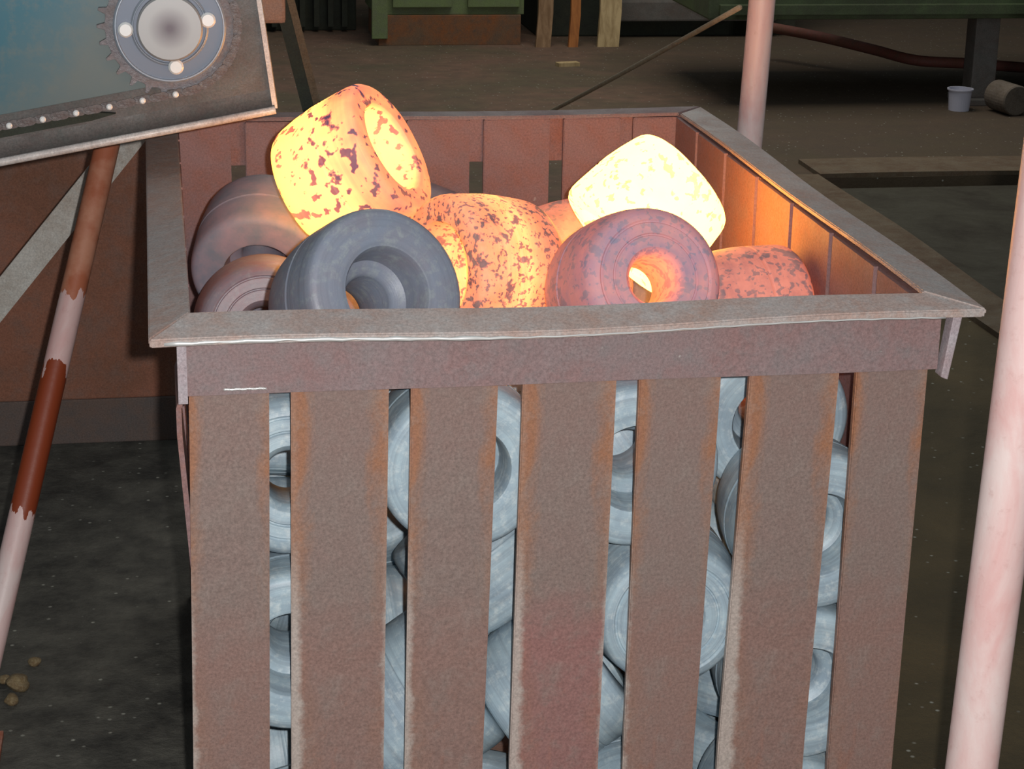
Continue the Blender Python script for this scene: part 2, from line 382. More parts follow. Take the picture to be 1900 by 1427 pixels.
flange((.006, .030, 1.0095), (.004, 1.40, 1.006), (-.047, -.049, .996), (-.056, 1.47, 1.004), .008, 20, 'flange', lambda f: .0020 * math.sin(f * 8 + 1))
flange((.004, DB - .012, 1.004), (.998, DB - .012, 1.004), (-.055, DB + .050, 1.001), (1.062, DB + .062, 1.003), .007, 14, 'band', lambda f: .0015 * math.sin(f * 7))
# bright worn lip and weld beads on the front corner
bm = nb()
tube(bm, [(-.028 + 1.03 * k / 60, -.0485 + .006 * k / 60, .9895 + .004 * k / 60 + fw(k / 60 * .98) * 1.5 + .0006 * math.sin(k * 2.3)) for k in range(0, 61)], .0022, 8, radii=[.0026 + .0012 * math.sin(k * 1.9) * math.cos(k * .7) if k < 26 else .0012 for k in range(61)])
obj('worn_lip', bm, 'weld', bin_, smooth=True)['label'] = 'bright worn front lip of the rim'
bm = nb(); tube(bm, [(.045 + .055 * k / 30, -.0102, .9165 + .0003 * math.sin(k * .8)) for k in range(31)], .001, 8, radii=[.0012 + .0009 * abs(math.sin(k * 1.3)) for k in range(31)])
obj('weld_bead', bm, 'weld', bin_, smooth=True)
bm = nb(); bx(bm, .0, 1.0, .0, DB, BZ - .03, BZ + .035, .002)
obj('base_plate', bm, 'slatplain', bin_, origin=(.5, .7, 0))
for bx0 in (.05, .87):
    bm = nb(); bx(bm, bx0, bx0 + .08, .02, DB - .02, 0, .002, 0); obj('skid', bm, 'slatplain', bin_)

# ------------------------------------------------------------ forged rings
def ring_profile(rec):
    return [(.034, -.052), (.034, .018), (.038, .024), (rec - .012, .030), (rec - .006, .034), (rec, .080), (rec + .003, .0858), (rec + .008, .0870), (.1035, .0868), (.1105, .0845), (.1150, .079), (.1172, .071), (.1180, .058), (.1176, .0175), (.1162, .0155), (.1162, .0125), (.1175, .0105),
      (.1168, -.004), (.1135, -.034), (.1085, -.062), (.1055, -.0725), (.1010, -.0800), (.094, -.0850), (.087, -.0866), (.0845, -.0845), (.0830, -.0845), (.0815, -.0866), (.0665, -.0866), (.065, -.0842), (.0635, -.0842), (.062, -.0862), (.046, -.0862), (.040, -.080), (.036, -.070)]
RINGME = {}
for kind_, rec in (('wide', .0735), ('narrow', .060)):
    bm = nb(); lathe(bm, ring_profile(rec), 80, closed=True)
    bmesh.ops.recalc_face_normals(bm, faces=bm.faces)
    rm = bpy.data.meshes.new('forged_ring'); bm.to_mesh(rm); bm.free()
    for p in rm.polygons: p.use_smooth = True
    rm.set_sharp_from_angle(angle=.60); RINGME[kind_] = rm
def ring_mesh(m, wob=0.0, off=0):
    me = RINGME['narrow' if m in ('cold', 'warmgrey', 'slategrey', 'hotleft') else 'wide'].copy(); me.materials.clear(); me.materials.append(M[m])
    if wob:
        for v_ in me.vertices:
            k = mnoise.noise(v_.co * 9 + Vector((off, 0, 0))); v_.co *= 1 - abs(k) * wob
    return me
def ring(me, loc, q, label, group=None):
    o = bpy.data.objects.new('forged_ring', me); C.objects.link(o)
    o.location = loc; o.rotation_mode = 'QUATERNION'; o.rotation_quaternion = q
    return tag(o, label, 'ring', group)
TOPS = [
    ('hot1', (0.2713, 0.6882, 1.0519), (0.7814, -0.3564, 0.5123), 0.40, 'orange-yellow glowing ring tilted up, highest in the bin'),
    ('hot3', (0.7806, 0.7307, 0.9652), (-0.7663, -0.1758, -0.6180), 1.00, 'yellow-white glowing ring, brightest, leaning against the right wall'),
    ('hot4', (0.6610, 0.3185, 0.9462), (-0.1437, 0.9001, -0.4112), 2.00, 'pinkish-mauve ring facing front with small orange bore'),
    ('hot2', (0.4643, 0.4977, 0.9323), (-0.8948, -0.4332, 0.1082), 0.70, 'speckled pink-orange ring lying on its side in the middle'),
    ('slategrey', (0.2383, 0.1673, 0.9757), (0.3595, -0.8313, 0.4239), 1.60, 'slate-grey ring with a wide recess, front left at the rim'),
    ('hotleft', (0.1416, 0.9172, 0.8682), (-0.1219, -0.9385, -0.3232), 0.20, 'dull mauve-grey ring against the left wall of the bin'),
    ('hot5', (0.8841, 0.5198, 0.8333), (0.9881, 0.1540, 0.0007), 1.90, 'dim pink ring at the far right, behind the front-facing ring'),
    ('hot5', (0.6881, 0.9733, 0.8101), (0.9729, 0.1989, 0.1178), 2.90, 'pink ring half hidden behind, below the yellow-white one'),
]
for i, (mname, loc, ax, roll, label) in enumerate(TOPS):
    q = Vector((0, 0, 1)).rotation_difference(Vector(ax)) @ Quaternion((0, 0, 1), roll)
    ring(ring_mesh(mname, .02, i * 3.3), loc, q, label, 'hot rings heaped on top of the bin')
FILL = [
    (0.8676, 0.1014, 0.1904, 0.1718, -0.1718, 0.6859, 0.6859),
    (0.6308, 0.1019, 0.1904, 0.3021, -0.3021, -0.6393, -0.6393),
    (0.1586, 0.1324, 0.1600, 0.0000, -0.9988, -0.0495, 0.0000),
    (0.3939, 0.1325, 0.1594, 0.4243, -0.0001, -0.0000, 0.9055),
    (0.8625, 0.3081, 0.1594, 0.5246, 0.0000, 0.0000, -0.8513),
    (0.6338, 0.3316, 0.1891, 0.1587, 0.6409, -0.2093, 0.7213),
    (0.3388, 0.3618, 0.1600, 0.0000, 0.7615, 0.6482, 0.0000),
    (0.1140, 0.3636, 0.1897, 0.1140, 0.6585, 0.1533, 0.7279),
    (0.8673, 0.5451, 0.1594, 0.2290, -0.0000, -0.0000, 0.9734),
    (0.8919, 0.7804, 0.1902, 0.0734, 0.6830, 0.0935, 0.7207),
    (0.8916, 1.1066, 0.1893, 0.6637, -0.2901, -0.6139, 0.3137),
    (0.8670, 0.3534, 0.3348, 0.2851, 0.0000, -0.0000, 0.9585),
    (0.4648, 0.4601, 0.3478, 0.3517, -0.6763, 0.3456, -0.5472),
    (0.8671, 0.1020, 0.4261, 0.4369, 0.4369, -0.5560, 0.5560),
    (0.5151, 0.1329, 0.3966, 0.4786, 0.3893, 0.2496, 0.7464),
    (0.3148, 0.1430, 0.3772, 0.8863, 0.0129, 0.4623, 0.0246),
    (0.2821, 0.3775, 0.3658, 0.7070, -0.0553, 0.7049, -0.0148),
    (0.1020, 0.4827, 0.3937, 0.1817, 0.6834, -0.1817, -0.6834),
    (0.8577, 0.6385, 0.3735, 0.5438, 0.1311, -0.5333, -0.6346),
    (0.6635, 0.1014, 0.5456, 0.1574, -0.1574, 0.6893, 0.6894),
    (0.1324, 0.1020, 0.5235, 0.7063, 0.7063, -0.0343, 0.0343),
    (0.8816, 0.3059, 0.5412, 0.1718, -0.6859, -0.1718, 0.6859),
    (0.6677, 0.3265, 0.4875, 0.9563, 0.1974, -0.2155, -0.0030),
    (0.8685, 0.8478, 0.5266, 0.1461, 0.1527, -0.8621, 0.4605),
    (0.4316, 0.2371, 0.5639, 0.6310, 0.1255, -0.3047, -0.7024),
    (0.1200, 0.3078, 0.5512, 0.0954, -0.7511, 0.1112, -0.6437),
    (0.3105, 0.5173, 0.5569, 0.6631, 0.1411, -0.4193, 0.6039),
    (0.7165, 0.5339, 0.5898, 0.4034, -0.5944, 0.4224, -0.5527),
    (0.8927, 0.5380, 0.5886, 0.4305, -0.5472, -0.4109, 0.5886),
    (0.1014, 0.6482, 0.5611, 0.2298, -0.6687, 0.2298, -0.6687),
    (0.1081, 0.8791, 0.6122, 0.5953, -0.4179, 0.5431, -0.4196),
    (0.8866, 1.0154, 0.6461, 0.7376, 0.0909, -0.6541, -0.1409),
    (0.5110, 1.0932, 0.6021, 0.5908, -0.5932, -0.3142, -0.4477),
    (0.1020, 1.1122, 0.5799, 0.2386, -0.6657, -0.2386, 0.6656),
    (0.8672, 0.1020, 0.6633, 0.0480, 0.0480, -0.7055, 0.7055),
    (0.5901, 0.3065, 0.6871, 0.3567, 0.4053, 0.2385, 0.8072),
    (0.3205, 0.3129, 0.7318, 0.8862, -0.1524, -0.0473, -0.4349),
    (0.1317, 0.4503, 0.7016, 0.8596, -0.2793, -0.1035, -0.4151),
    (0.5174, 0.5063, 0.6746, 0.0987, -0.0158, -0.7012, -0.7059),
    (0.3287, 0.6609, 0.7467, 0.6704, 0.2676, 0.6852, 0.0977),
    (0.7376, 0.7669, 0.6659, 0.9055, 0.1866, -0.3797, -0.0345),
    (0.3035, 1.0237, 0.7063, 0.4965, 0.7059, -0.3910, 0.3198),
    (0.2695, 1.2322, 0.7328, 0.6019, 0.5915, -0.3031, 0.4427),
    (0.6921, 1.2630, 0.6772, 0.0987, -0.4253, -0.8997, -0.0001),
    (0.8980, 1.2836, 0.6613, 0.4210, 0.5681, 0.4210, 0.5681),
    (0.6024, 0.1020, 0.7734, 0.5158, 0.5158, -0.4837, 0.4837),
    (0.3650, 0.1020, 0.7817, 0.5985, 0.5985, -0.3765, 0.3766),
    (0.1324, 0.1231, 0.7590, 0.4847, -0.5612, -0.5078, -0.4385),
    (0.8461, 0.2764, 0.7752, 0.2968, 0.3083, 0.6585, -0.6191),
    (0.5637, 0.6889, 0.7597, 0.6622, 0.7461, -0.0073, 0.0693),
    (0.1320, 0.7118, 0.7887, 0.5250, -0.6770, -0.3944, -0.3324),
    (0.5153, 0.8902, 0.7808, 0.6934, -0.0247, -0.7158, 0.0789),
    (0.5042, 1.2786, 0.7631, 0.3715, -0.5127, -0.2354, 0.7374),
]
cm = [ring_mesh('cold', .012, 9), ring_mesh('cold', .012, 19), ring_mesh('warmgrey', .012, 29)]
OVER = {
    0: ('cold blue-grey ring seen behind the fifth slot from the left, lowest there', None),
    1: ('cold blue-grey ring seen behind the fourth slot from the left, lowest there', None),
    2: ('cold blue-grey ring seen behind the leftmost slot, lowest there', None),
    3: ('cold blue-grey ring seen behind the third slot from the left, lowest there', None),
    4: ('cold blue-grey ring seen behind the fifth slot from the left, sixth down there', None),
    5: ('cold blue-grey ring seen behind the fourth slot from the left, third down there', None),
    7: ('cold blue-grey ring seen behind the leftmost slot, fifth down there', None),
    11: ('cold blue-grey ring seen behind the fifth slot from the left, fifth down there', None),
    12: ('cold blue-grey ring seen behind the third slot from the left, fourth down there', None),
    13: ('cold blue-grey ring seen behind the rightmost slot, lowest there', None),
    14: ('cold blue-grey ring seen behind the third slot from the left, fifth down there', None),
    15: ('cold blue-grey ring seen behind the second slot from the left, lowest there', None),
    16: ('cold blue-grey ring seen behind the second slot from the left, third down there', None),
    19: ('cold blue-grey ring seen behind the fifth slot from the left, fourth down there', None),
    20: ('cold blue-grey ring seen behind the leftmost slot, fourth down there', None),
    21: ('cold blue-grey ring seen behind the fifth slot from the left, third down there', None),
    24: ('cold blue-grey ring seen behind the third slot from the left, third down there', None),
    25: ('cold blue-grey ring seen behind the leftmost slot, third down there', None),
    26: ('cold blue-grey ring seen behind the second slot from the left, second down there', None),
    28: ('cold blue-grey ring seen behind the fifth slot from the left, topmost there', None),
    31: ('grey ring glimpsed through the bore of the front-facing ring', 2),
    34: ('cold blue-grey ring seen behind the rightmost slot, topmost there', None),
    35: ('cold blue-grey ring seen behind the fourth slot from the left, topmost there', None),
    36: ('cold blue-grey ring seen behind the second slot from the left, topmost there', None),
    37: ('cold blue-grey ring seen behind the leftmost slot, topmost there', None),
    38: ('cold blue-grey ring seen behind the third slot from the left, topmost there', None),
    39: ('grey ring sliver between the topmost glowing ring and the left wall ring', 2),
    45: ('cold blue-grey ring seen behind the fourth slot from the left, second down there', None),
    46: ('cold blue-grey ring seen behind the third slot from the left, second down there', None),
    47: ('cold blue-grey ring seen behind the leftmost slot, second down there', None),
    48: ('cold blue-grey ring seen behind the fifth slot from the left, second down there', None),
    50: ('dull mauve ring low at the left wall, behind the slate-grey ring', 2),
    52: ('grey ring below and behind the yellow-white glowing ring', 2),
}
for i, f in enumerate(FILL):
    loc = Vector(f[:3]); q = Quaternion(f[3:7])
    top = loc.z > .83
    lab, mi = OVER.get(i, ('cold grey steel ring buried deep in the pile', None))
    ring(cm[mi if mi is not None else (i % 2)], loc, q, lab, 'cold rings showing between the slats' if i in OVER else 'cold rings buried in the pile')

M['green'] = rust_steel('green_paint', sr(106, 123, 78), sr(94, 100, 72), sr(100, 106, 86), 3, .6, False)
M['greend'] = rust_steel('dark_green_paint', sr(92, 108, 74), sr(74, 82, 60), sr(84, 86, 70), 3, .6, False)
M['brownp'] = rust_steel('rusty_plinth', sr(110, 84, 62), sr(136, 82, 46), sr(86, 76, 66), 4, .8, False)
M['blackg'] = rust_steel('sooty_iron_and_shade', sr(46, 52, 42), sr(58, 58, 48), sr(38, 40, 36), 4, .8, False)
M['greyd'] = rust_steel('dull_grey_iron', sr(104, 100, 96), sr(96, 84, 78), sr(88, 88, 84), 6, .8, False)
# ------------------------------------------------------------ conveyor end above the bin
conv = thing('chain_conveyor', 'grey-teal steel conveyor end with a big sprocket, overhanging the bin', 'conveyor', (-.4, .9, 0))
m, t, b = mat('teal_paint', .4, .1, .5); v = coord(t)
n1 = noise(t, v, 5, 5, .6, .4); n2 = noise(t, v, 34, 5, .7)
sx = N(t, 'ShaderNodeSeparateXYZ'); L(t, v, sx.inputs[0])
# teal turns grey towards the lower right (local x and z in metres)
fade = math_(t, 'ADD', math_(t, 'MULTIPLY', sx.outputs[0], 2.6), math_(t, 'MULTIPLY', sx.outputs[2], -2.2))
fade = math_(t, 'ADD', fade, math_(t, 'MULTIPLY', n1, .5))
c = mix(t, ramp(t, fade, [(.10, 0), (.50, 1)]), sr(40, 100, 116), sr(98, 108, 106))
c = mix(t, ramp(t, n2, [(.48, 0), (.7, .6)]), c, sr(104, 110, 104))
L(t, c, b.inputs['Base Color']); M['teal'] = m
M['grime'] = rust_steel('grimy_plate', sr(101, 96, 93), sr(93, 84, 81), sr(86, 91, 88), 9, .5, False)
M['chain'] = rust_steel('greasy_chain', sr(84, 78, 78), sr(98, 80, 76), sr(118, 112, 110), 20, .35, False)
M['sprock'] = rust_steel('sprocket_steel', sr(116, 108, 112), sr(120, 104, 100), sr(110, 112, 116), 20, .4, False)
M['hubring'], t, b = mat('hub_ring_steel', .35, .3, .5); b.inputs['Base Color'].default_value = (*sr(159, 167, 178), 1)
m, t, b = mat('hub_cap_steel', .38, .3, .5); v = coord(t); sx = N(t, 'ShaderNodeSeparateXYZ'); L(t, v, sx.inputs[0])
rr = math_(t, 'SQRT', math_(t, 'ADD', math_(t, 'POWER', math_(t, 'ABSOLUTE', sx.outputs[0]), 2), math_(t, 'POWER', math_(t, 'ABSOLUTE', sx.outputs[1]), 2)))
L(t, mix(t, ramp(t, rr, [(.004, 0), (.036, 1)]), sr(100, 92, 98), sr(164, 164, 164)), b.inputs['Base Color']); M['hubcap'] = m
M['bolt'], t, b = mat('bright_bolt', .25, .2, .9); b.inputs['Base Color'].default_value = (.95, .95, .93, 1)
M['brightlip'] = rust_steel('rubbed_steel_lip', sr(205, 199, 195), sr(177, 166, 162), sr(227, 223, 219), 7, .35, False)
CY = .9
def P2(x, z, y=CY): return Vector((x, y, z))
sl = Vector((.456, 0, .082)).normalized(); up2 = Vector((-sl.z, 0, sl.x))
LO = P2(.165, 1.118)
def CL(a, c2, y=CY): return LO + sl * a + up2 * c2 + Vector((0, y - CY, 0))
# side plate: bottom edge along sl, right edge rising to (.142,1.296)
def side_plate(y, m, name):
    bm = nb(); pts = [CL(0, 0, y), CL(-1.30, 0, y), CL(-1.30, .42, y), CL(-.10, .42, y), P2(.140, 1.31, y)]
    prism(bm, pts, (0, .008, 0), .001); return obj(name, bm, m, conv, origin=CL(-.3, .1, y))
side_plate(CY, 'grime', 'side_plate'); side_plate(CY + .86, 'grime', 'side_plate')
bm = nb(); prism(bm, [CL(-.165, .072, CY - .0045), CL(-1.29, .072, CY - .0045), CL(-1.29, .40, CY - .0045), CL(-.165, .40, CY - .0045)], (0, .004, 0), .0005)
obj('guard_sheet', bm, 'teal', conv, origin=CL(-.45, .10, CY - .004))
bm = nb()   # lip curling out along the bottom
prof = [(0, .030), (-.003, .020), (-.008, .012), (-.016, .006), (-.026, .003), (-.026, -.003), (-.014, 0), (-.004, .006), (0, .012)]
prism(bm, [CL(0, z, CY + y) for y, z in prof], -sl * 1.30); obj('lip_curve', bm, 'grime', conv, smooth=True, origin=CL(-.3, 0, CY)).data.set_sharp_from_angle(angle=.9)
bm = nb(); prof = [(-.026 + .0068 * math.cos(a * PI / 6), -.001 + .0068 * math.sin(a * PI / 6)) for a in range(12)]
prism(bm, [CL(0, z, CY + y) for y, z in prof], -sl * 1.30); o = obj('bottom_lip', bm, 'brightlip', conv, smooth=True, origin=CL(-.3, 0, CY)); o.data.set_sharp_from_angle(angle=.9)
bm = nb(); prism(bm, [CL(-.26, .040, CY - .012), CL(-.30, .036, CY - .012), CL(-1.29, .036, CY - .012), CL(-1.29, .058, CY - .012), CL(-.32, .056, CY - .012)], (0, .012, 0)); obj('chain_shadow_strip', bm, 'blackg', conv)  # dark strip added to stand for the shadowed groove under the chain
bm = nb()
e0 = CL(0, 0, CY - .004); e1 = P2(.140, 1.31, CY - .004)
prism(bm, [e0 + Vector((-.004, -.012, 0)), e0 + Vector((.004, -.012, 0)), e0 + Vector((.006, .010, 0)), e0 + Vector((-.004, .004, 0))], e1 - e0); obj('end_lip', bm, 'brightlip', conv)
# belt pans between the side plates
bm = nb(); prism(bm, [CL(-.01, .05, CY + .009), CL(-1.29, .05, CY + .009), CL(-1.29, .07, CY + .009), CL(-.01, .07, CY + .009)], (0, .85, 0)); obj('belt', bm, 'chain', conv)
SC = P2(-.005, 1.257, CY)
def disc(name, r, y0, y1, m, parent, segs=64, prof=None, center=SC):
    bm = nb(); lathe(bm, prof or [(r - .002, 0), (r, .002), (r, y0 - y1 - .002), (r - .002, y0 - y1)], segs)
    bmesh.ops.transform(bm, matrix=Matrix.Rotation(PI / 2, 4, 'X'), verts=bm.verts)
    bmesh.ops.translate(bm, verts=bm.verts, vec=(0, 0, 0))
    o = obj(name, bm, m, None, smooth=False); o.location = center + Vector((0, y0 - CY, 0))
    o.parent = parent; o.matrix_parent_inverse = Matrix.Translation(-parent.location); return o
# sprocket: toothed plate
NT = 26; bm = nb(); pts = []
for k in range(NT):
    a = 2 * PI * k / NT
    for da, r in ((-.42, .104), (-.22, .105), (-.07, .1175), (.07, .1175), (.22, .105)):
        aa = a + da * 2 * PI / NT * 1.0; pts.append((r * math.cos(aa), 0, r * math.sin(aa)))
prism(bm, [SC + Vector(p) + Vector((0, -.022, 0)) for p in pts], (0, .012, 0))
spk = obj('sprocket', bm, 'sprock', conv, origin=SC + Vector((0, -.02, 0)))
def place(o, parent):
    o.parent = parent; o.matrix_parent_inverse = parent.matrix_world.inverted()
def disc2(name, r, ya, yb, m, center=SC, rot=True, segs=56, ring_in=None):
    """a disc or annulus whose axis is Y, front at ya, back at yb; local z is its axis"""
    h = yb - ya; bm = nb()
    if ring_in: lathe(bm, [(ring_in, 0), (ring_in, h - .001), (ring_in + .001, h), (r - .003, h), (r, h - .003), (r, 0)], segs, closed=True)
    else: lathe(bm, [(r, 0), (r, h - .003), (r - .003, h)], segs)
    o = obj(name, bm, m, None); o.rotation_euler = (PI / 2, 0, 0); o.location = (center.x, yb, center.z)
    o.parent = conv; o.matrix_parent_inverse = Matrix.Translation(-conv.location)
    return o
M['hubdark'], t, b = mat('hub_groove_steel', .45, .4, .5); b.inputs['Base Color'].default_value = (*sr(112, 118, 130), 1)
disc2('bearing_flange', .091, CY - .030, CY - .0225, 'hubdark', ring_in=.050)
disc2('bearing_lip', .0915, CY - .037, CY - .0225, 'hubring', ring_in=.086)
disc2('bearing_ring', .063, CY - .040, CY - .0225, 'hubring', ring_in=.0585)
disc2('axle_cap', .0535, CY - .052, CY - .0225, 'hubcap')
for px_, pz_ in ((-.071, -.003), (.062, .012), (.008, -.064), (-.012, .072)):
    disc2('bolt', .0125, CY - .046, CY - .034, 'bolt', center=SC + Vector((px_, 0, pz_)), segs=6 if False else 20)
# roller chain: straight run along the bottom then round the sprocket
path = []
cc = SC; RC = .110
pitch = .0275
tx = SC + (-up2) * RC            # tangent point under the sprocket
k = 0
for i in range(34): path.append((tx - sl * (i + .5) * pitch, sl))
for i in range(14):
    a = (i + .5) * pitch / RC; d = (-up2) * math.cos(a) + sl * math.sin(a); tg = sl * math.cos(a) + up2 * math.sin(a)
    path.append((SC + d * RC, tg))
for i, (p, tg) in enumerate(path[:33] + path[34:]):
    nrm = Vector((-tg.z, 0, tg.x)); bm = nb()
    yo = CY - .030 if i % 2 else CY - .0265
    pts = []
    for j in range(20):
        a = 2 * PI * j / 20
        ex = math.cos(a) * (.0165 + .0) ; ez = math.sin(a) * .0095 * (1 - .28 * math.cos(2 * a + 0) * 0 - .30 * (1 - abs(math.cos(a))))
        pts.append(p + tg * ex + nrm * ez + Vector((0, yo - CY, 0)))
    prism(bm, pts, (0, .003, 0)); lk = obj('chain_link', bm, 'chain', conv, origin=p)
    if i % 2 == 0 and i < 34:
        bm = nb(); lathe(bm, [(.0052, 0), (.0052, .006), (.003, .008)], 14)
        bmesh.ops.transform(bm, matrix=Matrix.Rotation(PI / 2, 4, 'X'), verts=bm.verts)
        bmesh.ops.translate(bm, verts=bm.verts, vec=p + tg * .0 + Vector((0, -.030, 0)))
        pin = obj('pin', bm, 'bolt', None, smooth=False); pin.parent = lk; pin.matrix_parent_inverse = (Matrix.Translation(lk.matrix_basis.translation)).inverted()
# far-side bracket and hanging angle bar
bm = nb(); A = Vector((0.2018, 1.7712, 1.1603)); B = Vector((0.2776, 1.8088, 0.9255))
grid_bar(bm, A + Vector((-.012, 0, .12)), B, (.030, 0, 0), (0, .004, 0), 4); hb = obj('hanging_bar', bm, 'blackg', conv)
bm = nb(); grid_bar(bm, A + Vector((.016, -.002, .12)), B + Vector((.026, -.002, 0)), (.016, 0, 0), (0, .02, 0), 4); obj('hanging_bar', bm, 'kerb', conv)
bm = nb(); bx(bm, A.x - .022, A.x + .035, CY + .85, A.y + .03, A.z - .022, A.z + .10, .008); bx(bm, A.x - .3, A.x + .0, CY + .86, CY + .9, A.z + .02, A.z + .08, .004); obj('bracket', bm, 'slat_red', conv)
# legs
M['whitebar'] = rust_steel('worn_white_paint', sr(196, 192, 184), sr(176, 164, 152), sr(204, 204, 198), 8, .6, False)
M['legpaint'] = paint_pipe('pale_paint_with_rust', (0.523, 0.784, 0.924))
ft = Vector((-0.3996, 0.7829, 0.0000)); tp_ = Vector((-0.1073, 1.3912, 1.0411)); dv = (tp_ - ft); 
bm = nb(); tube(bm, [Vector((0, 0, 0)) + Vector((0, 0, dv.length * k / 12)) for k in range(13)], .0235, 24)
lg = obj('leg', bm, 'legpaint', None, smooth=True); lg.location = ft; lg.rotation_mode = 'QUATERNION'; lg.rotation_quaternion = Vector((0, 0, 1)).rotation_difference(dv)
lg.parent = conv; lg.matrix_parent_inverse = Matrix.Translation(-conv.location); lg['label'] = 'pipe leg, pale pink below a dark rust patch, orange rust above'
bm = nb(); bx(bm, ft.x - .06, ft.x + .06, ft.y - .06, ft.y + .06, 0, .012, .002); obj('foot_plate', bm, 'rustpipe', conv)
bm = nb(); bx(bm, tp_.x - .04, tp_.x + .04, CY + .008, CY + .86, tp_.z + .035, tp_.z + .08, .004); obj('cross_member', bm, 'grime', conv)
bm = nb(); grid_bar(bm, (-0.1035, 1.8820, 0.9132), (-0.9018, 1.5837, -0.0000), (.048, 0, -.036), (0, .008, 0), 10); wb = obj('brace_bar', bm, 'whitebar', conv); wb['label'] = 'pale whitish flat brace bar'

# ------------------------------------------------------------ posts
def post(p0, p1, r, label):
    root = thing('pipe_post', label, 'post', p0, 'pale pink pipe posts')
    dv = Vector(p1) - Vector(p0); bm = nb(); tube(bm, [Vector((0, 0, dv.length * k / 24)) for k in range(25)], r, 32)
    o = obj('pipe', bm, 'postpaint', None, smooth=True); o.rotation_mode = 'QUATERNION'; o.rotation_quaternion = Vector((0, 0, 1)).rotation_difference(dv); o.parent = root
    bm = nb(); bx(bm, -.07, .07, -.07, .07, 0, .012, .002); o = obj('foot_plate', bm, 'rustpipe', None); o.parent = root
post((0.9158, -0.4200, 0.0000), (0.9935, -0.4200, 2.7000), .0315, 'thick pale pink pipe post in the right foreground, leaning slightly')
post((1.1421, 1.5000, 0.0000), (1.2395, 1.5000, 2.7000), .0272, 'pink painted pipe post rising behind the right rim of the bin')

# ------------------------------------------------------------ brown steel housing behind the bin, left
hs = thing('steel_housing', 'reddish-brown rusty steel housing on a grey plinth, left behind the bin', 'machine housing', (-.8, 2.4, 0))
bm = nb(); bx(bm, -1.7, .07, 2.405, 3.05, .115, .93, .004); obj('body', bm, 'panel', hs, origin=(-.8, 2.7, .5))
bm = nb(); bx(bm, -1.68, .05, 2.40, 3.03, 0, .1155, .003); obj('plinth', bm, 'plinth', hs, origin=(-.8, 2.7, .05))

# ------------------------------------------------------------ far machines
cab = thing('control_cabinet', 'light green steel cabinet on a rusty brown plinth, back of the hall', 'cabinet', (1.65, 9.2, 0))
bm = nb(); bx(bm, 1.17, 2.03, 9.03, 9.6, .17, 1.7, .005); obj('body', bm, 'green', cab)
bm = nb(); bx(bm, 1.19, 2.01, 9.01, 9.58, 0, .17, .003); obj('plinth', bm, 'brownp', cab)
bm = nb(); bx(bm, 1.15, 1.24, 8.99, 9.03, .04, 1.7, .004); obj('corner_post', bm, 'green', cab)
for x0, x1 in ((1.27, 1.61), (1.70, 2.0)):
    bm = nb(); bx(bm, x0, x1, 9.0, 9.03, .215, 1.6, .004); d = obj('door', bm, 'green', cab, origin=(x0, 9.02, .9))
    bm = nb(); bx(bm, x1 - .05, x1 - .03, 8.97, 9.0, .85, .98, .003); hh = obj('handle', bm, 'greyd', None); hh.parent = d; hh.matrix_parent_inverse = Matrix.Translation(d.matrix_basis.translation).inverted()
    hh.matrix_parent_inverse = (Matrix.Translation(cab.location) @ Matrix.Translation(-cab.location) @ Matrix.Translation((x0, 9.02, .9))).inverted()
rad = thing('ribbed_machine_base', 'sooty black ribbed machine base left of the green cabinet', 'machine', (.9, 9.6, 0))
bm = nb(); bx(bm, .50, 1.12, 9.62, 10.2, 0, 1.4, .01); obj('body', bm, 'blackg', rad)
for k in range(7):
    bm = nb(); bx(bm, .53 + k * .083, .565 + k * .083, 9.54, 9.625, .03, 1.35, .006); obj('rib', bm, 'blackg', rad)
dm = thing('dark_machine', 'sooty dark machine casing behind the standing wooden planks', 'machine', (2.9, 9.3, 0))
bm = nb(); bx(bm, 2.16, 3.75, 9.32, 10.3, 0, 1.6, .01); obj('body', bm, 'blackg', dm)
bm = nb(); bx(bm, 2.55, 3.6, 9.22, 9.34, .10, .22, .01); obj('ledge', bm, 'greyd', dm)
def wood(name, c1, c2):
    m, t, b = mat(name, .8, 0, .2); v = coord(t, 'Object', (9, 9, 1.1)); n1 = noise(t, v, 4, 6, .6, .5)
    L(t, mix(t, ramp(t, n1, [(.35, 0), (.65, 1)]), c1, c2), b.inputs['Base Color']); return m
M['wood1'] = wood('dark_wood', sr(116, 90, 66), sr(150, 122, 94)); M['wood2'] = wood('orange_wood', sr(170, 110, 62), sr(140, 88, 50)); M['wood3'] = wood('pale_wood', sr(190, 168, 128), sr(150, 128, 92))
G = 'planks leaning on the dark machine'
for (x0, wd, tilt, m, lab, zt) in ((2.08, .085, .02, 'wood1', 'dark brown plank, left one of three standing by the green cabinet', 1.5), (2.27, .055, .02, 'wood2', 'narrow orange-brown plank between two others at the back', 1.4), (2.44, .125, .02, 'wood3', 'widest, pale tan plank leaning at the back of the hall', 1.6)):
    bm = nb(); grid_bar(bm, (x0, 8.90, .0), (x0 + tilt * 4, 9.27, zt), (wd, 0, 0), (0, .03, 0), 8, lambda f: (.012 * math.sin(f * 9), 0, 0))
    tag(obj('wooden_plank', bm, m, origin=(x0, 8.9, 0)), lab, 'plank', G)
bm = nb(); prism(bm, [(2.08, 8.2, .0), (2.2, 8.22, 0), (2.19, 8.28, 0), (2.07, 8.25, 0)], (0, 0, .02)); tag(obj('wood_offcut', bm, 'wood3'), 'small pale offcut lying on the floor before the planks', 'offcut')
